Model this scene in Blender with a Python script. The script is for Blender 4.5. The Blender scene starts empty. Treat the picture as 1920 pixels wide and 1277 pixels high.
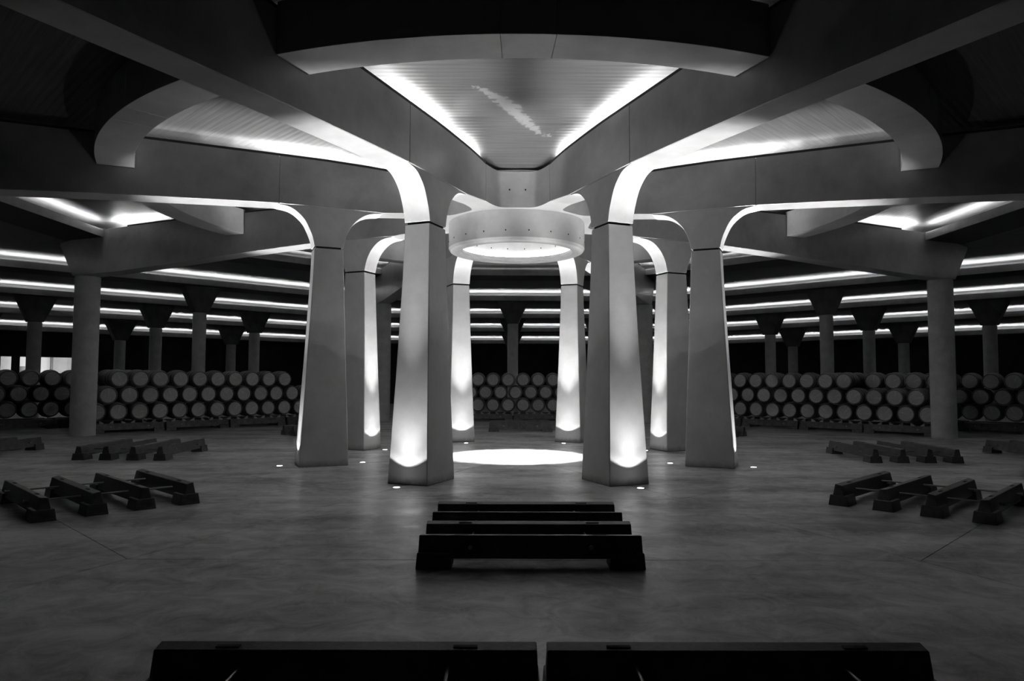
import bpy, bmesh, math, random
from mathutils import Vector, Matrix
random.seed(7)
R = math.radians
sc = bpy.context.scene
COL = sc.collection

# ------------------------------------------------------------------ camera, world, exposure
cam_d = bpy.data.cameras.new('camera'); cam = bpy.data.objects.new('camera', cam_d); COL.objects.link(cam)
cam_d.sensor_width = 36; cam_d.lens = 1330.06 / 1920 * 36; cam_d.clip_start = .05; cam_d.clip_end = 200
yaw, pit, rol = .0034, .0544, .0033
cam.matrix_world = (Matrix.Translation((-.176, -18.574, 2.0)) @ Matrix.Rotation(-yaw, 4, 'Z')
                    @ Matrix.Rotation(math.pi/2 + pit, 4, 'X') @ Matrix.Rotation(rol, 4, 'Z'))
sc.camera = cam
w = bpy.data.worlds.new('world'); sc.world = w; w.use_nodes = True
w.node_tree.nodes['Background'].inputs[0].default_value = (1, 1, 1, 1)
w.node_tree.nodes['Background'].inputs[1].default_value = .0004
sc.view_settings.view_transform = 'Standard'; sc.view_settings.look = 'None'
sc.view_settings.exposure = 1.6; sc.view_settings.gamma = 1; sc.view_settings.use_curve_mapping = False
OUT_W, IN_W, CORE = 22, 22, 1400   # spill of the uplights outside and inside the pillars; core beam factor
LED_BEAM, LED_ROOF = 42, 34
DOWN_W, RING_L = 3600, 12

# ------------------------------------------------------------------ helpers
def tag(o, label, cat, group=None, kind=None):
    o['label'] = label; o['category'] = cat
    if group: o['group'] = group
    if kind: o['kind'] = kind
    return o
def empty(name, loc=(0, 0, 0), rz=0):
    o = bpy.data.objects.new(name, None); COL.objects.link(o)
    o.location = loc; o.rotation_euler[2] = rz; o.empty_display_size = .2
    return o
def link(name, me, parent=None, loc=(0, 0, 0), rz=0):
    o = bpy.data.objects.new(name, me); COL.objects.link(o)
    o.location = loc; o.rotation_euler[2] = rz
    if parent: o.parent = parent
    return o
def bm_mesh(bm, mat, smooth=None, name='mesh'):
    bmesh.ops.recalc_face_normals(bm, faces=bm.faces[:])
    if smooth is not None:
        for f in bm.faces: f.smooth = True
        for e in bm.edges:
            if len(e.link_faces) == 2 and e.calc_face_angle(0) > R(smooth): e.smooth = False
    me = bpy.data.meshes.new(name); bm.to_mesh(me); bm.free()
    for m in (mat if isinstance(mat, (list, tuple)) else [mat]): me.materials.append(m)
    return me
def poly_prism(bm, pts, axis, a, b):
    """extrude 2D polygon pts along axis from a to b. axis 'x': pts=(y,z); 'y': (x,z); 'z': (x,y)"""
    def P(p, t):
        return (t, p[0], p[1]) if axis == 'x' else (p[0], t, p[1]) if axis == 'y' else (p[0], p[1], t)
    va = [bm.verts.new(P(p, a)) for p in pts]; vb = [bm.verts.new(P(p, b)) for p in pts]
    n = len(pts)
    bm.faces.new(va); bm.faces.new(vb[::-1])
    for i in range(n): bm.faces.new((va[i], va[(i+1) % n], vb[(i+1) % n], vb[i]))
def box(bm, x0, x1, y0, y1, z0, z1):
    poly_prism(bm, [(x0, y0), (x1, y0), (x1, y1), (x0, y1)], 'z', z0, z1)
def bevel(bm, off, ang=30, seg=1):
    bmesh.ops.recalc_face_normals(bm, faces=bm.faces[:])
    es = [e for e in bm.edges if len(e.link_faces) == 2 and e.calc_face_angle(0) > R(ang)]
    bmesh.ops.bevel(bm, geom=es, offset=off, segments=seg, affect='EDGES', profile=.5, clamp_overlap=True)
def loft(bm, loops, cap=True):
    vs = [[bm.verts.new(p) for p in l] for l in loops]; n = len(loops[0])
    for a, b in zip(vs[:-1], vs[1:]):
        for i in range(n): bm.faces.new((a[i], a[(i+1) % n], b[(i+1) % n], b[i]))
    if cap: bm.faces.new(vs[0][::-1]); bm.faces.new(vs[-1])
def lathe(bm, prof, n, axis='z', closed=False, caps=False):
    loops = []
    for r, h in prof:
        loops.append([((r*math.cos(2*math.pi*k/n), r*math.sin(2*math.pi*k/n), h) if axis == 'z' else
                       (r*math.cos(2*math.pi*k/n), h, r*math.sin(2*math.pi*k/n))) for k in range(n)])
    vs = [[bm.verts.new(p) for p in l] for l in loops]
    m = len(vs)
    for j in range(m if closed else m-1):
        a, b = vs[j], vs[(j+1) % m]
        for i in range(n): bm.faces.new((a[i], a[(i+1) % n], b[(i+1) % n], b[i]))
    if caps: bm.faces.new(vs[0][::-1]); bm.faces.new(vs[-1])
def smoothpts(pts, n=6):
    """Catmull-Rom through pts"""
    out = []
    P = [pts[0]] + list(pts) + [pts[-1]]
    for i in range(1, len(P)-2):
        for k in range(n):
            t = k/n
            out.append(tuple(.5*((2*P[i][c]) + (-P[i-1][c]+P[i+1][c])*t + (2*P[i-1][c]-5*P[i][c]+4*P[i+1][c]-P[i+2][c])*t*t
                       + (-P[i-1][c]+3*P[i][c]-3*P[i+1][c]+P[i+2][c])*t**3) for c in (0, 1)))
    out.append(tuple(pts[-1]))
    return out

# ------------------------------------------------------------------ materials (all neutral: the place is seen in black and white)
def mat(name, lo, hi, scale=3, rough=(.5, .7), bump=.1, bscale=40, spec=.5, detail=6, stretch=(1, 1, 1), mid=(.35, .65), metal=0):
    m = bpy.data.materials.new(name); m.use_nodes = True; nt = m.node_tree; N = nt.nodes; L = nt.links
    b = N['Principled BSDF']
    tc = N.new('ShaderNodeTexCoord'); mp = N.new('ShaderNodeMapping'); mp.inputs['Scale'].default_value = stretch
    L.new(tc.outputs['Object'], mp.inputs[0])
    n1 = N.new('ShaderNodeTexNoise'); n1.inputs['Scale'].default_value = scale; n1.inputs['Detail'].default_value = detail
    n1.inputs['Roughness'].default_value = .65
    L.new(mp.outputs[0], n1.inputs[0])
    r = N.new('ShaderNodeValToRGB'); r.color_ramp.elements[0].position = mid[0]; r.color_ramp.elements[1].position = mid[1]
    r.color_ramp.elements[0].color = (lo, lo, lo, 1); r.color_ramp.elements[1].color = (hi, hi, hi, 1)
    L.new(n1.outputs[0], r.inputs[0]); L.new(r.outputs[0], b.inputs['Base Color'])
    mr = N.new('ShaderNodeMapRange'); mr.inputs[1].default_value = .3; mr.inputs[2].default_value = .7
    mr.inputs[3].default_value = rough[0]; mr.inputs[4].default_value = rough[1]
    L.new(n1.outputs[0], mr.inputs[0]); L.new(mr.outputs[0], b.inputs['Roughness'])
    n2 = N.new('ShaderNodeTexNoise'); n2.inputs['Scale'].default_value = bscale; n2.inputs['Detail'].default_value = 4
    L.new(mp.outputs[0], n2.inputs[0])
    bp = N.new('ShaderNodeBump'); bp.inputs['Strength'].default_value = bump; bp.inputs['Distance'].default_value = .01
    L.new(n2.outputs[0], bp.inputs['Height']); L.new(bp.outputs[0], b.inputs['Normal'])
    b.inputs['Specular IOR Level'].default_value = spec; b.inputs['Metallic'].default_value = metal
    m['ramp'] = r.name
    return m
def emat(name, s):
    m = bpy.data.materials.new(name); m.use_nodes = True; N = m.node_tree.nodes
    b = N['Principled BSDF']; b.inputs['Base Color'].default_value = (.8, .8, .8, 1)
    b.inputs['Emission Color'].default_value = (1, 1, 1, 1); b.inputs['Emission Strength'].default_value = s
    return m
def flat(name, v, rough=.6, metal=0, spec=.5):
    m = bpy.data.materials.new(name); m.use_nodes = True; b = m.node_tree.nodes['Principled BSDF']
    b.inputs['Base Color'].default_value = (v, v, v, 1); b.inputs['Roughness'].default_value = rough
    b.inputs['Metallic'].default_value = metal; b.inputs['Specular IOR Level'].default_value = spec
    return m

CONC = mat('cast_concrete', .44, .58, 1.6, (.45, .65), .12, 60, mid=(.3, .7))
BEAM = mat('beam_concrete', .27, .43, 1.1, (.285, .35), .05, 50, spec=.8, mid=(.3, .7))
ROOF = mat('roof_beam_concrete', .22, .32, 1.5, (.6, .8), .1, 40)
COLM = mat('column_concrete', .52, .66, 2.5, (.6, .8), .15, 60)
ROOF_SHADE = mat('roof_beam_concrete_shaded', .04, .07, 1.5, (.6, .8), .1, 40)  # same roof beam concrete, shade of the unlit underside put into the colour
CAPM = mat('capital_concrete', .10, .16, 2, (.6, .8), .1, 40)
HOLE = flat('bolt_hole_dark', .02, .9)
LIP = flat('cove_lip_dark', .03, .7)
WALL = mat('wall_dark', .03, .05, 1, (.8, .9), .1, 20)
WIN = flat('window_frame_dark', .04, .5)
ROOMW = mat('room_plaster', .5, .6, .8, (.8, .9), .05, 20)
RAIL = mat('rail_concrete', .05, .11, 6, (.3, .5), .3, 50)
ROD = flat('steel_rod', .32, .45, 1)
OAK = mat('oak_staves', .07, .14, 3, (.55, .75), .3, 30, stretch=(6, 1, 6))
HEAD = mat('oak_head', .38, .6, 4, (.6, .8), .3, 40, stretch=(1, 1, 7))
HOOP = flat('steel_hoop', .3, .4, 1)
WEDGE = mat('pine_wedge', .35, .5, 8, (.6, .8), .1, 40)
STEEL = flat('uplight_steel', .5, .3, 1)
LENS = emat('uplight_lens', 6)
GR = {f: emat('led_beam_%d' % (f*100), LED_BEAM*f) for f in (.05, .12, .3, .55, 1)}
LEDR = emat('led_roof', LED_ROOF); LEDC = emat('led_ring', RING_L)

def stain_bottom(m, z0=.0, z1=.16):
    """damp tide mark at the pillar foot: wear with its own shape"""
    nt = m.node_tree; N = nt.nodes; L = nt.links; r = N[m['ramp']]; b = N['Principled BSDF']
    tc = N.new('ShaderNodeTexCoord'); s = N.new('ShaderNodeSeparateXYZ'); L.new(tc.outputs['Object'], s.inputs[0])
    n = N.new('ShaderNodeTexNoise'); n.inputs['Scale'].default_value = 7; L.new(tc.outputs['Object'], n.inputs[0])
    a = N.new('ShaderNodeMath'); a.operation = 'MULTIPLY_ADD'; a.inputs[1].default_value = .16; L.new(n.outputs[0], a.inputs[0])
    sb = N.new('ShaderNodeMath'); sb.operation = 'SUBTRACT'; L.new(s.outputs[2], sb.inputs[0])
    a.inputs[2].default_value = -.08; L.new(a.outputs[0], sb.inputs[1])
    mr = N.new('ShaderNodeMapRange'); mr.inputs[1].default_value = z0; mr.inputs[2].default_value = z1
    mr.inputs[3].default_value = .45; mr.inputs[4].default_value = 1; L.new(sb.outputs[0], mr.inputs[0])
    mx = N.new('ShaderNodeMix'); mx.data_type = 'RGBA'; mx.blend_type = 'MULTIPLY'; mx.inputs[0].default_value = 1
    L.new(r.outputs[0], mx.inputs[6]); L.new(mr.outputs[0], mx.inputs[7]); L.new(mx.outputs[2], b.inputs['Base Color'])
SHAFT = mat('pillar_concrete', .46, .58, 1.6, (.5, .7), .15, 70, mid=(.3, .7)); stain_bottom(SHAFT)

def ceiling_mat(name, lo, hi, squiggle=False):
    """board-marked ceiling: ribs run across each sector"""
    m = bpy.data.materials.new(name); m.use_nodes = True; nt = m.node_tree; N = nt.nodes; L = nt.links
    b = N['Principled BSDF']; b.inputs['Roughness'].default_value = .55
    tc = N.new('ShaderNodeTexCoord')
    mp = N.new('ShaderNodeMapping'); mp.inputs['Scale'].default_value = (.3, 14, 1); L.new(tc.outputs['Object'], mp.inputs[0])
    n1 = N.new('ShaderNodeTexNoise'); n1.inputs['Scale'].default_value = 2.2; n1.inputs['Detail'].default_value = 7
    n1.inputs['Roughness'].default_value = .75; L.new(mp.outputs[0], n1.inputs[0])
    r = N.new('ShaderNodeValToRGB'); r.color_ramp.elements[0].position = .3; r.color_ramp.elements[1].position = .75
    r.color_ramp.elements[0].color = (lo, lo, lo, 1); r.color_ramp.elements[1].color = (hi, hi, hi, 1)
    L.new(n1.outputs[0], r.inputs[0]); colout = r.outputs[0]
    if squiggle:
        pts = [(-.80, -5.95), (-.58, -5.72), (-.36, -5.40), (-.16, -5.05), (.04, -4.56), (.22, -4.22), (.44, -3.86), (.80, -3.55)]
        nz = N.new('ShaderNodeTexNoise'); nz.inputs['Scale'].default_value = 9; nz.inputs['Detail'].default_value = 5
        L.new(tc.outputs['Object'], nz.inputs[0])
        vs = N.new('ShaderNodeVectorMath'); vs.operation = 'SUBTRACT'; L.new(nz.outputs[1], vs.inputs[0]); vs.inputs[1].default_value = (.5, .5, .5)
        vm = N.new('ShaderNodeVectorMath'); vm.operation = 'MULTIPLY'; L.new(vs.outputs[0], vm.inputs[0]); vm.inputs[1].default_value = (.42, .16, 0)
        va = N.new('ShaderNodeVectorMath'); va.operation = 'ADD'; L.new(tc.outputs['Object'], va.inputs[0]); L.new(vm.outputs[0], va.inputs[1])
        cur = None
        rad = [.01, .03, .06, .08, .06, .045, .03, .01]
        for i in range(len(pts)-1):
            for f in (0, .5):
                px = pts[i][0]*(1-f)+pts[i+1][0]*f; py = pts[i][1]*(1-f)+pts[i+1][1]*f; rr = rad[i]*(1-f)+rad[i+1]*f
                d = N.new('ShaderNodeVectorMath'); d.operation = 'SUBTRACT'; L.new(va.outputs[0], d.inputs[0]); d.inputs[1].default_value = (px, py, 0)
                d2 = N.new('ShaderNodeVectorMath'); d2.operation = 'MULTIPLY'; L.new(d.outputs[0], d2.inputs[0]); d2.inputs[1].default_value = (.55/(rr+.02), .42/(rr+.02), 0)
                ln = N.new('ShaderNodeVectorMath'); ln.operation = 'LENGTH'; L.new(d2.outputs[0], ln.inputs[0])
                if cur is None: cur = ln.outputs['Value']
                else:
                    mn = N.new('ShaderNodeMath'); mn.operation = 'MINIMUM'; L.new(cur, mn.inputs[0]); L.new(ln.outputs['Value'], mn.inputs[1]); cur = mn.outputs[0]
        mr = N.new('ShaderNodeMapRange'); mr.inputs[1].default_value = .7; mr.inputs[2].default_value = 1.1; mr.inputs[3].default_value = .75; mr.inputs[4].default_value = 0
        L.new(cur, mr.inputs[0])
        mx = N.new('ShaderNodeMix'); mx.data_type = 'RGBA'; L.new(mr.outputs[0], mx.inputs[0]); L.new(r.outputs[0], mx.inputs[6])
        mx.inputs[7].default_value = (.19, .19, .19, 1); colout = mx.outputs[2]
    L.new(colout, b.inputs['Base Color'])
    wv = N.new('ShaderNodeTexWave'); wv.bands_direction = 'Y'; wv.inputs['Scale'].default_value = 2.2
    L.new(tc.outputs['Object'], wv.inputs[0])
    bp = N.new('ShaderNodeBump'); bp.inputs['Strength'].default_value = .22; bp.inputs['Distance'].default_value = .012
    L.new(wv.outputs[0], bp.inputs['Height']); L.new(bp.outputs[0], b.inputs['Normal'])
    return m
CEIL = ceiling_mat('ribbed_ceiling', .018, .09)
CEILR = ceiling_mat('ribbed_roof_ceiling', .05, .17)
CEILS = ceiling_mat('ribbed_ceiling_stained', .018, .09, True)

def floor_mat():
    m = bpy.data.materials.new('polished_floor'); m.use_nodes = True; nt = m.node_tree; N = nt.nodes; L = nt.links
    b = N['Principled BSDF']; g = N.new('ShaderNodeNewGeometry')
    n1 = N.new('ShaderNodeTexNoise'); n1.inputs['Scale'].default_value = .55; n1.inputs['Detail'].default_value = 7; n1.inputs['Roughness'].default_value = .6
    mp = N.new('ShaderNodeMapping'); mp.inputs['Scale'].default_value = (.6, 1.6, 1); mp.inputs['Rotation'].default_value = (0, 0, .1)
    L.new(g.outputs['Position'], mp.inputs[0]); L.new(mp.outputs[0], n1.inputs[0])
    r = N.new('ShaderNodeValToRGB'); r.color_ramp.elements[0].position = .40; r.color_ramp.elements[1].position = .60
    r.color_ramp.elements[0].color = (.17, .17, .17, 1); r.color_ramp.elements[1].color = (.66, .66, .66, 1)
    n4 = N.new('ShaderNodeTexNoise'); n4.inputs['Scale'].default_value = 2.4; n4.inputs['Detail'].default_value = 9; n4.inputs['Roughness'].default_value = .7
    n4.inputs['Distortion'].default_value = 1.2; L.new(g.outputs['Position'], n4.inputs[0])
    av = N.new('ShaderNodeMix'); av.inputs[0].default_value = .42; L.new(n1.outputs[0], av.inputs[2]); L.new(n4.outputs[0], av.inputs[3])
    L.new(av.outputs[0], r.inputs[0]); L.new(r.outputs[0], b.inputs['Base Color'])
    n3 = N.new('ShaderNodeTexNoise'); n3.inputs['Scale'].default_value = 1.3; n3.inputs['Detail'].default_value = 6
    L.new(mp.outputs[0], n3.inputs[0])
    mr = N.new('ShaderNodeMapRange'); mr.inputs[1].default_value = .35; mr.inputs[2].default_value = .65; mr.inputs[3].default_value = .29; mr.inputs[4].default_value = .42
    L.new(n3.outputs[0], mr.inputs[0]); L.new(mr.outputs[0], b.inputs['Roughness'])
    n2 = N.new('ShaderNodeTexNoise'); n2.inputs['Scale'].default_value = 5; n2.inputs['Detail'].default_value = 3; L.new(g.outputs['Position'], n2.inputs[0])
    bp = N.new('ShaderNodeBump'); bp.inputs['Strength'].default_value = .06; bp.inputs['Distance'].default_value = .01
    L.new(n2.outputs[0], bp.inputs['Height']); L.new(bp.outputs[0], b.inputs['Normal'])
    return m
FLOOR = floor_mat()
JOINT = flat('floor_joint_dark', .03, .8)

TAN = math.tan(R(22.5)); C22 = math.cos(R(22.5)); S22 = math.sin(R(22.5))
SECT = {0: 'front', 45: 'front left', 90: 'left', 135: 'back left', 180: 'back', 225: 'back right', 270: 'right', 315: 'front right'}
def er(a, r, t=0, z=0):      # angle measured from the camera side towards the left; t to the local right
    a = R(a); return (-math.sin(a)*r + math.cos(a)*t, -math.cos(a)*r - math.sin(a)*t, z)
ORD = ['first', 'second', 'third', 'fourth', 'fifth', 'sixth', 'seventh', 'eighth', 'ninth', 'tenth', 'eleventh', 'twelfth', 'thirteenth', 'fourteenth', 'fifteenth', 'sixteenth', 'seventeenth', 'eighteenth']

# ------------------------------------------------------------------ floor: octagonal rings of slabs with open joints
bm = bmesh.new(); box(bm, -46, 46, -46, 46, -.3, -.012)
fl = link('floor', bm_mesh(bm, JOINT)); fl['kind'] = 'structure'
rings = [(0.0, 6.55), (6.55, 10.6), (10.6, 14.65), (14.65, 20.5), (20.5, 45)]
for (s0, s1) in rings:
    bm = bmesh.new(); g = .006
    a, b = s0 + g, s1 - g
    if s0 == 0: pts = [(0, -.02), (-b*TAN + g, -b), (b*TAN - g, -b)]
    else: pts = [(-a*TAN + g, -a), (-b*TAN + g, -b), (b*TAN - g, -b), (a*TAN - g, -a)]
    poly_prism(bm, pts, 'z', -.05, 0)
    me = bm_mesh(bm, FLOOR)
    for k in range(8): link('slab', me, fl, rz=-R(45*k))

# ------------------------------------------------------------------ walls: outer octagon, one with a lit window strip
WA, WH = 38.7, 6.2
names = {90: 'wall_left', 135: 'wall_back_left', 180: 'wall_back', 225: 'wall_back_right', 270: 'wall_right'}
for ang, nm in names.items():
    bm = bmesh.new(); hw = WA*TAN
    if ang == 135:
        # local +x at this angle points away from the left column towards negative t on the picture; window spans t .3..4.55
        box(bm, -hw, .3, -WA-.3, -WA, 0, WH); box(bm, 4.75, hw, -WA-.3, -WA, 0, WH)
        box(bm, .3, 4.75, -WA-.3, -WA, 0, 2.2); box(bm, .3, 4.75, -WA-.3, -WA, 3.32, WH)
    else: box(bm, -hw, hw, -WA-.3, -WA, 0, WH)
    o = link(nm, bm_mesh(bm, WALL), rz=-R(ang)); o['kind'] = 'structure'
# window with mullions and panes, lit office beyond
wn = empty('window_1', er(135, WA+.15, 2.5, 2.2), -R(135)); wn['kind'] = 'structure'
bm = bmesh.new()
for x0, x1 in ((-2.2, -2.12), (2.17, 2.25), (1.20, 1.62)): box(bm, x0, x1, -.06, .06, 0, 1.12)
box(bm, -2.12, 2.17, -.06, .06, 0, .08); box(bm, -2.12, 2.17, -.06, .06, 1.07, 1.12)
link('window_frame', bm_mesh(bm, WIN), wn)
gm = bpy.data.materials.new('window_glass'); gm.use_nodes = True; nt = gm.node_tree
tr = nt.nodes.new('ShaderNodeBsdfTransparent'); gl = nt.nodes.new('ShaderNodeBsdfGlossy'); gl.inputs['Roughness'].default_value = .05
mxs = nt.nodes.new('ShaderNodeMixShader'); mxs.inputs[0].default_value = .06
nt.links.new(tr.outputs[0], mxs.inputs[1]); nt.links.new(gl.outputs[0], mxs.inputs[2]); nt.links.new(mxs.outputs[0], nt.nodes['Material Output'].inputs[0])
for x0, x1 in ((-2.12, -.4), (-.36, 1.2), (1.62, 2.17)):
    bm = bmesh.new(); box(bm, x0, x1, -.008, .008, .08, 1.07); link('pane', bm_mesh(bm, gm), wn)
# the room behind the window
bm = bmesh.new()
box(bm, -3.2, 3.2, -3.2, -3.0, 0, 3.4); box(bm, -3.4, -3.2, -3.2, -.2, 0, 3.4); box(bm, 3.2, 3.4, -3.2, -.2, 0, 3.4)
box(bm, -3.4, 3.4, -3.2, -.2, 3.4, 3.5)
o = link('wall_office', bm_mesh(bm, ROOMW), None, er(135, WA+.15, 2.5, 0.0), -R(135)); o['kind'] = 'structure'
bm = bmesh.new()
box(bm, -1.0, -.86, -2.2, -2.0, 0, 3.4); box(bm, .7, 1.1, -1.4, -1.0, 0, 2.7)
cb = link('cupboard', bm_mesh(bm, WIN), None, er(135, WA+.15, 2.5, 0.0), -R(135)); cb['kind'] = 'structure'; cb.name = 'trim_1'
ld = bpy.data.lights.new('office_lamp', 'AREA'); ld.energy = 45; ld.size = 1.6
lo = link('office_lamp', ld, None, er(135, WA+.5, 2.3, 2.9), -R(135)); lo.rotation_euler[0] = -R(70)

# ------------------------------------------------------------------ ceilings
cl = empty('ceiling'); cl['kind'] = 'structure'
A = [14.1, 20.0, 25.8, 31.6, 37.4]; Z = [7.05, 6.53, 6.08, 5.62, 5.05]
def panel(prof, ang, m, thick=.12):
    """sloping trapezoid panel across one sector; prof = [(s, z), ...]"""
    bm = bmesh.new(); lo = []; hi = []
    for s, z in prof:
        lo.append([bm.verts.new((-s*TAN, -s, z)), bm.verts.new((s*TAN, -s, z))])
        hi.append([bm.verts.new((-s*TAN, -s, z+thick)), bm.verts.new((s*TAN, -s, z+thick))])
    for i in range(len(prof)-1):
        bm.faces.new((lo[i][0], lo[i][1], lo[i+1][1], lo[i+1][0]))
        bm.faces.new((hi[i][0], hi[i+1][0], hi[i+1][1], hi[i][1]))
        for k in (0, 1): bm.faces.new((lo[i][k], hi[i][k], hi[i+1][k], lo[i+1][k]) if k else (lo[i][k], lo[i+1][k], hi[i+1][k], hi[i][k]))
    bm.faces.new((lo[0][0], hi[0][0], hi[0][1], lo[0][1])); bm.faces.new((lo[-1][0], lo[-1][1], hi[-1][1], hi[-1][0]))
    return link('ceiling_panel', bm_mesh(bm, m), cl, rz=-R(ang))
INNER = [(1.4, 7.02), (2.2, 7.03), (3.2, 7.15), (4.6, 7.27), (8, 7.34), (14.1, 7.32), (14.9, 7.30), (15.06, 7.10)]
for k in range(8): panel(INNER, 45*k, CEILS if k == 0 else CEIL)
for ang in (135, 180, 225, 90, 270):
    for i in range(4 if ang in (135, 180, 225) else 2):
        panel([(A[i]+1.12, Z[i]+.02), (A[i]+1.6, Z[i]+.02), (A[i+1]+.2, Z[i+1]+.24), (A[i+1]+.85, Z[i+1]+.22), (A[i+1]+.98, Z[i+1]+.04)], ang, CEILR)
for ang in (135, 180, 225): panel([(A[4]+1.12, Z[4]+.02), (WA+.3, Z[4])], ang, CEIL)

# ------------------------------------------------------------------ roof edge beams with cove light strips
RB = 'octagonal rings of roof edge beams'
for ang in (135, 180, 225, 90, 270):
    for i in range(5 if ang in (135, 180, 225) else 2):
        a, z = A[i], Z[i]
        root = empty('roof_beam', er(ang, a, 0, z-.36), -R(ang))
        wall_note = ', nearest the far wall' if i == 4 else ''
        tag(root, '%s long concrete roof beam with glowing upper edge counted outwards, %s side%s' % (ORD[i], SECT[ang], wall_note), 'roof beam', RB)
        hb = a; bm = bmesh.new()
        y0, y1 = 0, -1.75
        c = .33 if i == 0 else 0
        t0, t1 = a*TAN - c - .002, (a+1.75)*TAN - c - .002
        pts = [(-t0, 0), (-t1, y1), (t1, y1), (t0, 0)]
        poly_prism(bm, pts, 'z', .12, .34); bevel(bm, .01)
        link('beam_body', bm_mesh(bm, ROOF_SHADE), root)
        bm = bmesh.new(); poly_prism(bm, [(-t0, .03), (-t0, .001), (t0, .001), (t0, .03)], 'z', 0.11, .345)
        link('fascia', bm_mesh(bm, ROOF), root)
        bm = bmesh.new(); poly_prism(bm, [(-t0, -.002), (-t0-.02, -.05), (t0+.02, -.05), (t0, -.002)], 'z', .34, .385)
        link('cove_lip', bm_mesh(bm, ROOF), root)
        bm = bmesh.new(); box(bm, -t0+.05, t0-.05, -.13, -.075, .342, .362)
        link('light_strip', bm_mesh(bm, LEDR), root)

# ------------------------------------------------------------------ round columns carrying the rings
def make_column(r, h, cap_h, cap_w, th):
    bm = bmesh.new(); lathe(bm, [(r, 0), (r, h-.03), (r-.03, h)], 32, caps=True)
    sh = bm_mesh(bm, COLM, 40)
    cp = None
    if cap_h:
        bm = bmesh.new()
        poly_prism(bm, [(-r-.01, 0), (r+.01, 0), (cap_w, cap_h-.06), (cap_w, cap_h), (-cap_w, cap_h), (-cap_w, cap_h-.06)], 'y', -th, th)
        bevel(bm, .015); cp = bm_mesh(bm, CAPM)
    return sh, cp
HN = ['', 5.08, 4.62, 4.18]
cols = {i: make_column(.3, HN[i], Z[i]-.242-HN[i], .83, .3) for i in (1, 2, 3)}
AC = ['', 20.9, 26.65, 32.5]
def column(i, x_ang, rad, t, label):
    root = empty('round_column', er(x_ang, rad, t, 0), -R(x_ang))
    tag(root, label, 'column', 'slim round columns under the roof rings')
    link('shaft', cols[i][0], root); link('capital', cols[i][1], root, (0, 0, HN[i]+.001))
for ang in (135, 180, 225):
    for i in (1, 2, 3):
        column(i, ang, AC[i], 0, 'slim round column with flared head under the middle of the %s roof ring, %s side' % (ORD[i], SECT[ang]))
        if i > 1:
            for s in (-1, 1):
                column(i, ang, AC[i], s*AC[i]*TAN*.49, 'slim round column with flared head under the %s roof ring, %s of the middle one on the %s side' % (ORD[i], 'left' if s > 0 else 'right', SECT[ang]))
for va, nm in ((157.5, 'back left'), (202.5, 'back right')):
    for i in (1, 2, 3):
        column(i, va, AC[i]/C22, 0, 'slim round column with flared head at the %s corner of the %s roof ring' % (nm, ORD[i]))

# ------------------------------------------------------------------ pillars
PN = {22.5: 'front left', 67.5: 'left', 112.5: 'rear left', 157.5: 'back left of centre', 202.5: 'back right of centre', 247.5: 'rear right', 292.5: 'right', 337.5: 'front right'}
def rect(r0, r1, w, z): return [(-w, -r1, z), (w, -r1, z), (w, -r0, z), (-w, -r0, z)]
R0 = 5.0
bm = bmesh.new()
lv = []
for k in range(9):
    f = k/8; g = f
    w_ = .435 + (.278-.435)*(1-(1-g)**1.25); lv.append(rect(4.38 + (4.55-4.38)*g - R0, 5.488 + (5.209-5.488)*(1-(1-g)**1.2) - R0, w_, 5.03*f))
loft(bm, lv); bevel(bm, .014, 40)
SH = bm_mesh(bm, SHAFT)
bm = bmesh.new(); loft(bm, [rect(4.60-R0, 5.16-R0, .245, 5.03), rect(4.60-R0, 5.16-R0, .245, 5.075)]); JN = bm_mesh(bm, HOLE)
outer = smoothpts([(5.21, 5.075), (5.255, 5.27), (5.33, 5.46), (5.43, 5.65), (5.58, 5.81), (5.78, 5.93), (6.08, 5.983)], 4)
inner = smoothpts([(4.55, 5.075), (4.50, 5.30), (4.42, 5.50), (4.30, 5.68), (4.12, 5.84), (3.92, 5.93), (3.62, 5.97)], 4)
bm = bmesh.new(); poly_prism(bm, [(-(r-R0), z) for r, z in outer] + [(-(3.62-R0), 5.983)] + [(-(r-R0), z) for r, z in inner[::-1][1:]], 'x', -.283, .283)
bevel(bm, .01, 50)
HD = bm_mesh(bm, CONC, 25)
for ang, nm in PN.items():
    root = empty('pillar', er(ang, R0), -R(ang))
    tag(root, 'tapering pale concrete pillar with curved bracket head, %s one of the eight' % nm, 'pillar', 'eight pillars around the centre')
    link('shaft', SH, root); link('joint', JN, root); link('pillar_head', HD, root)

# ------------------------------------------------------------------ radial beams with cove strips on top, and their outer round columns
BW = .298
bi_top = [(2.62, 6.93), (3.2, 7.0), (4, 7.05), (5, 7.09), (6.02, 7.10)]
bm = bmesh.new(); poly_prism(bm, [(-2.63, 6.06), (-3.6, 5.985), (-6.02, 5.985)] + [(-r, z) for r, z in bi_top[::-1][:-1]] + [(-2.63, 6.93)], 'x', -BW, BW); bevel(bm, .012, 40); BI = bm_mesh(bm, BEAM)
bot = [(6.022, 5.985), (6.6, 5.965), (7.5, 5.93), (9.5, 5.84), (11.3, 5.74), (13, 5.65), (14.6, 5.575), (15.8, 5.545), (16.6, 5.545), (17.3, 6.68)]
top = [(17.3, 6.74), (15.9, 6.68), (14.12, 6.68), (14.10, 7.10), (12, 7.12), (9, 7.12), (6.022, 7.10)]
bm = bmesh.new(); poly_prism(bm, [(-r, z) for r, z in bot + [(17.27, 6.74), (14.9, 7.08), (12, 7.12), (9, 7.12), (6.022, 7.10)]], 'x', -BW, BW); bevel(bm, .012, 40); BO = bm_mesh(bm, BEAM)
bm = bmesh.new()
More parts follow.
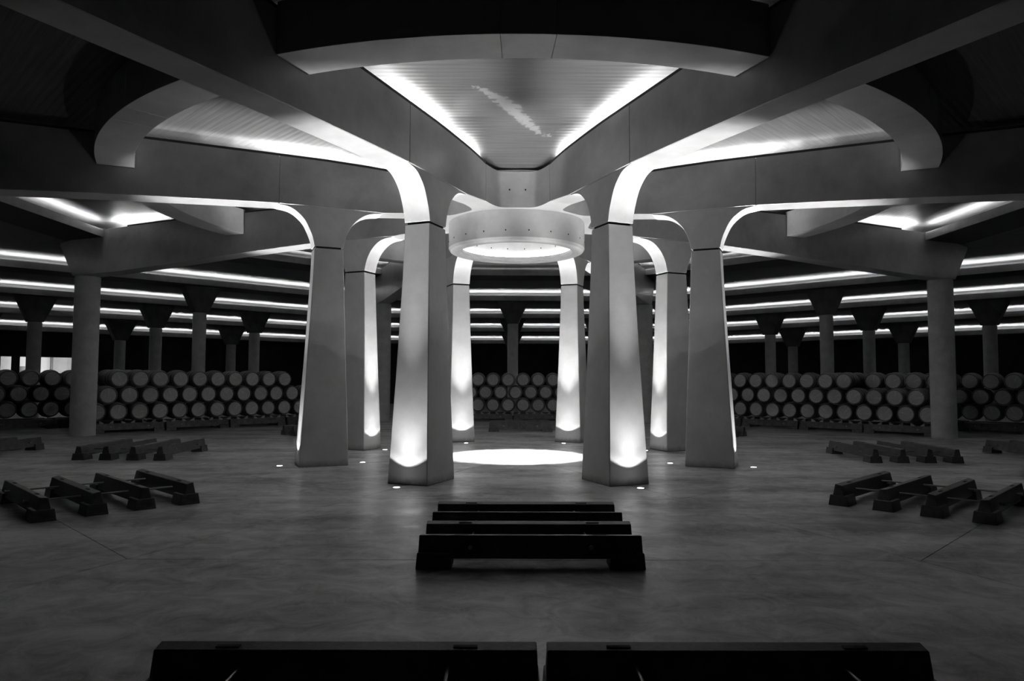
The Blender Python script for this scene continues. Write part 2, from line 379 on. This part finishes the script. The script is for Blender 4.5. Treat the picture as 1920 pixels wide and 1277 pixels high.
for s in (-1, 1):
    x0, x1 = s*(BW-.002), s*(BW-.03)
    pp = [(2.64, 6.935), (3.0, 6.975), (3.4, 7.02), (4, 7.05), (5, 7.09), (6.02, 7.1), (9, 7.12), (12, 7.12), (14.0, 7.09)]
    poly_prism(bm, [(-r, z-.01) for r, z in pp] + [(-r, z+.045) for r, z in pp[::-1]], 'x', min(x0, x1), max(x0, x1))
LP = bm_mesh(bm, LIP)
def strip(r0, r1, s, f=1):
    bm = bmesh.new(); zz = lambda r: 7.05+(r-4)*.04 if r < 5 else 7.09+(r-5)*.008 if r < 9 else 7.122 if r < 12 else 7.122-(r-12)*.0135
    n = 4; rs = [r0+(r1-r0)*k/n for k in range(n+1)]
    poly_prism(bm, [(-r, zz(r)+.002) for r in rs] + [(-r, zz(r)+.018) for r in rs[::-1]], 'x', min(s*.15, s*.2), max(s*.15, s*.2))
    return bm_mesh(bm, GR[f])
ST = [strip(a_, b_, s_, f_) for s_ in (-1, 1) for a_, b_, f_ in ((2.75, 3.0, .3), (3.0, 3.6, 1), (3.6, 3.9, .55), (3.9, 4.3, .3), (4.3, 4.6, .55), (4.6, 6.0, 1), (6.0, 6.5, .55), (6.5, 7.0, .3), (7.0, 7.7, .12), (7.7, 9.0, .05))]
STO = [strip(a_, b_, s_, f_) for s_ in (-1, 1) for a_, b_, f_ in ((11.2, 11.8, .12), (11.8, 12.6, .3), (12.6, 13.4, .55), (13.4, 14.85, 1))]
colR = make_column(.4, 5.54, 0, 0, 0)
for ang, nm in PN.items():
    root = empty('radial_beam', er(ang, 0), -R(ang))
    tag(root, 'deep concrete beam running outwards from the hub over the %s pillar' % nm, 'beam', 'eight beams radiating from the hub')
    link('beam_segment', BI, root); link('beam_segment', BO, root); link('cove_lip', LP, root)
    for m_ in ST: link('light_strip', m_, root)
    if 90 < ang < 270:
        for m_ in STO: link('light_strip', m_, root)
        c = link('round_column', colR[0], None, er(ang, 16.2), -R(ang))
        tag(c, 'thick round concrete column under the outer end of the %s beam' % nm, 'column', 'thick round columns under the radial beams')

# ------------------------------------------------------------------ hub
bm = bmesh.new()
arc = smoothpts([(-.730, 2.54), (-.615, 2.26), (-.50, 2.06), (-.40, 1.96), (-.27, 1.92)], 4)
half = arc + [(-x, s) for x, s in arc[::-1]]
outl = []
for k in range(8):
    a = R(45*k)
    for x, s in half:
        px, py = x, -s
        outl.append((px*math.cos(a)-py*math.sin(a), px*math.sin(a)+py*math.cos(a)))
ang0 = [math.atan2(p[1], p[0]) for p in outl]
def hloop(pts, z): return [bm.verts.new((x, y, z)) for x, y in pts]
inn = [(1.55*math.cos(t), 1.55*math.sin(t)) for t in ang0]
o0, o1, i1, i0 = hloop(outl, 6.07), hloop(outl, 6.93), hloop(inn, 6.93), hloop(inn, 6.07)
n = len(outl)
for a_, b_ in ((o0, o1), (o1, i1), (i1, i0), (i0, o0)):
    for i in range(n): bm.faces.new((a_[i], a_[(i+1) % n], b_[(i+1) % n], b_[i]))
hub = empty('hub', (0, 0, 5.975))
tag(hub, 'concrete hub with rounded concave faces where the eight beams meet above the ring', 'hub')
def sub(me, name, parent): return link(name, me, parent, (0, 0, -5.975))
sub(bm_mesh(bm, BEAM, 30), 'hub_body', hub)
bm = bmesh.new(); lathe(bm, [(1.9, 6.935), (1.9, 6.99)], 32, caps=True); sub(bm_mesh(bm, CONC), 'hub_cap', hub)
for k in range(8):
    for s in (-1, 1):
        bm = bmesh.new(); lathe(bm, [(.022, 0), (.022, .004)], 10, axis='y', caps=True)
        x, y, _ = er(45*k, 1.923, s*.19); link('bolt_hole', bm_mesh(bm, HOLE), hub, (x, y, 6.5-5.975), -R(45*k))

# ------------------------------------------------------------------ hanging ring
ring = empty('hanging_ring', (0, 0, 5.318))
tag(ring, 'round concrete ring hanging under the hub with glowing white interior', 'ring')
bm = bmesh.new()
zb = 5.318
prof = [(1.552, 6.066), (1.55, zb+.22), (1.53, zb+.16), (1.445, zb+.15), (1.425, zb+.13), (1.425, zb+.07), (1.455, zb+.05), (1.47, zb+.005), (1.49, zb),
        (1.70, zb+.0), (1.745, zb+.02), (1.785, zb+.085), (1.786, zb+.12), (1.786, 6.066)]
lathe(bm, [(r, z-zb) for r, z in prof], 96, closed=True)
# split: keep as a single cast body
link('ring_body', bm_mesh(bm, CONC, 25), ring)
bm = bmesh.new(); lathe(bm, [(1.47, .158), (1.51, .158), (1.51, .17), (1.47, .17)], 48, closed=True)
link('light_strip', bm_mesh(bm, LEDC), ring)
for k in range(20):
    t = 2*math.pi*(k+.5)/20
    bm = bmesh.new(); lathe(bm, [(.018, -.003), (.018, .005)], 10, axis='y', caps=True)
    bmesh.ops.rotate(bm, verts=bm.verts[:], cent=(0, 0, 0), matrix=Matrix.Rotation(t-math.pi/2, 3, 'Z'))
    me = bm_mesh(bm, HOLE)
    link('bolt_hole', me, ring, (1.786*math.cos(t), 1.786*math.sin(t), .25))
    link('bolt_hole', me, ring, (1.551*math.cos(t), 1.551*math.sin(t), .40))
# lamp inside the hub: downlight on the floor
lf = empty('downlight', (0, 0, 6.9)); tag(lf, 'round downlight hidden up inside the glowing ring', 'lamp')
bm = bmesh.new(); lathe(bm, [(.16, -.25), (.18, -.25), (.18, 0), (.16, 0)], 24, closed=True); link('lamp_housing', bm_mesh(bm, STEEL), lf)
bm = bmesh.new(); lathe(bm, [(.15, -.03), (.15, -.01)], 24, caps=True); link('lens', bm_mesh(bm, LENS), lf)
sl = bpy.data.lights.new('downlight_beam', 'SPOT'); sl.energy = DOWN_W; sl.spot_size = R(33); sl.spot_blend = .25; sl.shadow_soft_size = .08
link('downlight_beam', sl, lf, (0, 0, -.26))

# ------------------------------------------------------------------ curved beams between the radial beams
bm = bmesh.new()
def arcseg(bm, a0, a1, n, r0=8.95, r1=9.65, z0=6.45, z1=7.2):
    pts = [(r1*math.sin(a0+(a1-a0)*k/n), -r1*math.cos(a0+(a1-a0)*k/n)) for k in range(n+1)]
    pts += [(r0*math.sin(a1+(a0-a1)*k/n), -r0*math.cos(a1+(a0-a1)*k/n)) for k in range(n+1)]
    poly_prism(bm, pts, 'z', z0, z1)
segs = []
for a0, a1, n in ((-R(22.5)+.0325, -.0325, 14), (-.0320, .0435, 4), (.0440, R(22.5)-.0325, 14)):
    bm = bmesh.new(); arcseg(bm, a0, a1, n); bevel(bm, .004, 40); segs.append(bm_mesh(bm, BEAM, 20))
for k in range(8):
    ang = 45*k
    root = empty('curved_beam', (0, 0, 0), -R(ang))
    tag(root, 'curved concrete tie beam between two radial beams in the %s bay' % SECT[ang], 'beam', 'curved tie beams joining the radial beams')
    for me in segs: link('beam_segment', me, root)

# ------------------------------------------------------------------ in-floor uplights
bm = bmesh.new(); lathe(bm, [(.085, .0), (.095, .004), (.085, .009), (.062, .009), (.062, .0)], 24, closed=True); UR = bm_mesh(bm, STEEL, 30)
bm = bmesh.new(); lathe(bm, [(.061, .001), (.061, .008)], 24, caps=True); UL = bm_mesh(bm, LENS)
def uplight(ang, r, wat, label, tilt, size=102):
    root = empty('uplight', er(ang, r, 0, .0005), -R(ang)); tag(root, label, 'lamp', 'small round uplights set in the floor')
    link('trim_ring', UR, root); link('lens', UL, root)
    s = bpy.data.lights.new('uplight_beam', 'SPOT'); s.energy = wat; s.spot_size = R(size); s.spot_blend = .06; s.shadow_soft_size = .03
    o = link('uplight_beam', s, root, (0, 0, .02)); o.rotation_euler = (math.pi, 0, 0)
    s = bpy.data.lights.new('uplight_core', 'SPOT'); s.energy = CORE if r > 5 else CORE*.6; s.spot_size = R(43); s.spot_blend = .65; s.shadow_soft_size = .03
    o = link('uplight_core', s, root, (0, 0, .02)); o.rotation_euler = (math.pi + R(tilt), 0, 0)
    s = bpy.data.lights.new('uplight_halo', 'SPOT'); s.energy = wat*(3.0 if r > 5 else 1.6); s.spot_size = R(80); s.spot_blend = 1; s.shadow_soft_size = .03
    o = link('uplight_halo', s, root, (0, 0, .02)); o.rotation_euler = (math.pi, 0, 0)
for ang, nm in PN.items():
    uplight(ang, 5.86, OUT_W, 'small glowing floor uplight at the outer foot of the %s pillar' % nm, 8)
    uplight(ang, 3.97, IN_W, 'small glowing floor uplight at the inner foot of the %s pillar' % nm, -4)

# ------------------------------------------------------------------ barrel racks: four notched rails on two rods
def rail_mesh(tilt):
    bm = bmesh.new(); L = 1.195
    # body: tapered section lofted along x with slanted ends
    def sect(x, z, w, sh=0): return x, z, w
    loops = []
    for z, hw, hl in ((.10, .10, L), (.33, .052, L-.008)):
        dz = tilt if z > .2 else 0
        loops.append([(-hl, -hw, z-dz), (hl, -hw, z-dz), (hl, hw, z+dz), (-hl, hw, z+dz)])
    loft(bm, loops)
    for s in (-1, 1):
        x0, x1 = (L+.006, L-.36)
        loops = [[(s*(x0+.012), -.155, 0), (s*(x1), -.155, 0), (s*(x1), .155, 0), (s*(x0+.012), .155, 0)],
                 [(s*x0, -.13, .165), (s*(x1+.01), -.13, .165), (s*(x1+.01), .13, .165), (s*x0, .13, .165)]]
        loft(bm, loops)
    bevel(bm, .006, 40)
    return bm_mesh(bm, RAIL)
RM = [rail_mesh(-.006), rail_mesh(.010)]
bm = bmesh.new(); box(bm, -.075, .075, -.026, .026, 0, .004); PK = bm_mesh(bm, HOLE)
bm = bmesh.new(); lathe(bm, [(.013, -1.13), (.013, 1.13)], 8, axis='y', caps=True)
for y in (-1.135, 1.12):
    lathe(bm, [(.024, y), (.024, y+.015)], 10, axis='y', caps=True)
RDM = bm_mesh(bm, ROD, 40)
def rack(ang, s_mid, t, label, group='low barrel racks of four rails'):
    root = empty('barrel_rack', er(ang, s_mid, t), -R(ang)); tag(root, label, 'barrel rack', group)
    for k in range(4):
        y = (-.99, -.33, .33, .99)[k]
        rl = link('rail', RM[k % 2], root, (0, y, 0))
        for s in (-1, 1): link('pocket', PK, rl, (s*.74, 0, .3285))
    for s in (-1, 1): link('rod', RDM, root, (s*.64, 0, .225))
    return root
rack(0, 9.86, .055, 'empty low barrel rack of four dark rails in the centre foreground')
rack(45, 9.77, .17, 'empty low barrel rack of four dark rails left of the front left pillar')
rack(315, 9.64, -.27, 'empty low barrel rack of four dark rails right of the front right pillar')
rack(90, 9.65, 0, 'empty low barrel rack in front of the left thick round column')
rack(270, 9.7, -.1, 'empty low barrel rack in front of the right thick round column')
rack(135, 9.62, -.2, 'empty low barrel rack half hidden behind the left pillar')
rack(225, 9.62, .2, 'empty low barrel rack half hidden behind the right pillar')
rack(180, 9.62, -.25, 'empty low barrel rack between the two back pillars before the barrel wall')
rack(0, 15.02, -1.186, 'nearest barrel rack at the bottom edge, left of the narrow gap')
rack(0, 15.02, 1.252, 'nearest barrel rack at the bottom edge, right of the narrow gap')
rack(90, 14.35, -.3, 'empty barrel rack at the far left edge beyond the left thick column foot')
rack(90, 14.35, 2.2, 'empty barrel rack at the left edge, mostly outside the frame')
rack(270, 14.3, .3, 'empty barrel rack at the far right edge beside the right thick column')

# ------------------------------------------------------------------ barrels
BR, BL = .347, .475
bm = bmesh.new()
prof = [(.262, -BL+.03), (.270, -BL+.03), (.272, -BL), (.288, -BL)]
for k in range(0, 9):
    y = -BL + 2*BL*k/8; prof.append((.290 + (BR-.290)*(1-(y/BL)**2)**.9, y))
prof += [(.272, BL), (.270, BL-.03), (.262, BL-.03)]
lathe(bm, prof, 24, axis='y'); BODY = bm_mesh(bm, OAK, 35)
bm = bmesh.new(); lathe(bm, [(.271, -.006), (.271, .006)], 24, axis='y', caps=True); HDM = bm_mesh(bm, HEAD)
def hoop(y, wd):
    bm = bmesh.new(); f = lambda yy: .290 + (BR-.290)*(1-(min(1, abs(yy)/BL))**2)**.9
    lathe(bm, [(f(y-wd)+.001, y-wd), (f(y-wd)+.005, y-wd), (f(y+wd)+.005, y+wd), (f(y+wd)+.001, y+wd)], 24, axis='y', closed=True)
    return bm_mesh(bm, HOOP, 40)
HPS = [hoop(y, .017) for y in (-.45, -.34, -.13, .13, .34, .45)]
bm = bmesh.new(); lathe(bm, [(.03, 0), (.03, .012)], 12, caps=True); BUNG = bm_mesh(bm, WEDGE)
def barrel(ang, s, t, z, label, group):
    root = link('barrel', BODY, None, er(ang, s, t, z), -R(ang)); tag(root, label, 'barrel', group)
    root.rotation_euler[1] = 0
    for y in (-BL+.04, BL-.04): link('barrel_head', HDM, root, (0, y, 0)).rotation_euler[1] = random.uniform(0, 3.1)
    for h in HPS: link('hoop', h, root)
    return root
bm = bmesh.new(); poly_prism(bm, [(-.07, 0), (.07, 0), (.07, .02), (-.07, .11)], 'y', -.045, .045); CH = bm_mesh(bm, WEDGE)
PITCH = .72; BZ = .765
ROWN = ['bottom', 'middle', 'top']
def stack(ang, s, t0, rows, name, left_first, group, chocks=True, behind=''):
    """rows: list of (first index, last index); t0 = t of barrel 0 in the bottom row; index counts towards the right in the picture (negative local t at the back)"""
    for r_, (k0, k1) in enumerate(rows):
        for k in range(k0, k1+1):
            t = t0 - PITCH*k - (PITCH/2 if r_ == 1 else 0)
            z = BZ + .602*r_
            n_ = k-k0
            jit = random.uniform(-.03, .03)
            barrel(ang, s+jit, t+random.uniform(-.004, .004), z, '%s oak barrel from the left, %s row, %s' % (ORD[n_], ROWN[r_], name), group)
            if r_ == 0 and chocks:
                for sx in (-1, 1):
                    c = link('wedge', CH, None, er(ang, s-.33, t+sx*.2, .337), -R(ang) + (math.pi if sx < 0 else 0))
                    tag(c, 'pale wedge at the %s foot of the %s bottom barrel, %s' % ('left' if sx > 0 else 'right', ORD[n_], name), 'wedge', 'wedges under the %s' % name)
S1 = 15.9
stack(135, S1, 5.66, [(0, 13), (0, 12), (1, 10)], 'left barrel stack', True, 'barrels in the left stack')
stack(180, S1, 3.84, [(0, 10), (0, 9), (0, 10)], 'centre barrel stack', True, 'barrels in the centre stack')
stack(225, S1, 3.79, [(0, 13), (0, 12), (0, 9)], 'right barrel stack', True, 'barrels in the right stack')
# second line of barrels standing directly behind
stack(225, S1+1.06, 3.79, [(8, 13), (8, 12), (8, 13)], 'line behind the right stack', True, 'barrels behind the right stack', False)
stack(135, S1+1.06, 5.66, [(0, 3), (0, 3), (0, 3)], 'line behind the left stack', True, 'barrels behind the left stack', False)
# dim farther stacks at both edges
stack(135, 20.1, 8.15+.15, [(0, 7), (0, 6), (0, 7)], 'dim stack at the left edge', True, 'barrels in the far left stack', False)
stack(225, 19.7, -3.2, [(0, 7), (0, 6), (0, 7)], 'dim stack at the right edge', True, 'barrels in the far right stack', False)
for ang, nm in ((135, 'left'), (180, 'centre'), (225, 'right')):
    ts = {180: (-3.72, -1.24, 1.24, 3.72), 225: (-4.6, -2.12, .36, 2.84), 135: (-2.9, -.42, 2.06, 4.54)}[ang]
    for q, t in enumerate(sorted(ts, reverse=True)):
        rack(ang, S1+.66, t, 'loaded barrel rack under the %s stack, %s from the left' % (nm, ORD[q]), 'racks under the barrel stacks')
for ang, t0, nm in ((135, 8.3, 'left'), (225, -3.2, 'right')):
    for q in (0, 1):
        rack(ang, (20.1 if ang == 135 else 19.7)+.66, t0-1.2-2.48*q, 'loaded barrel rack under the far %s edge stack, %s from the left' % (nm, ORD[q]), 'racks under the far stacks')
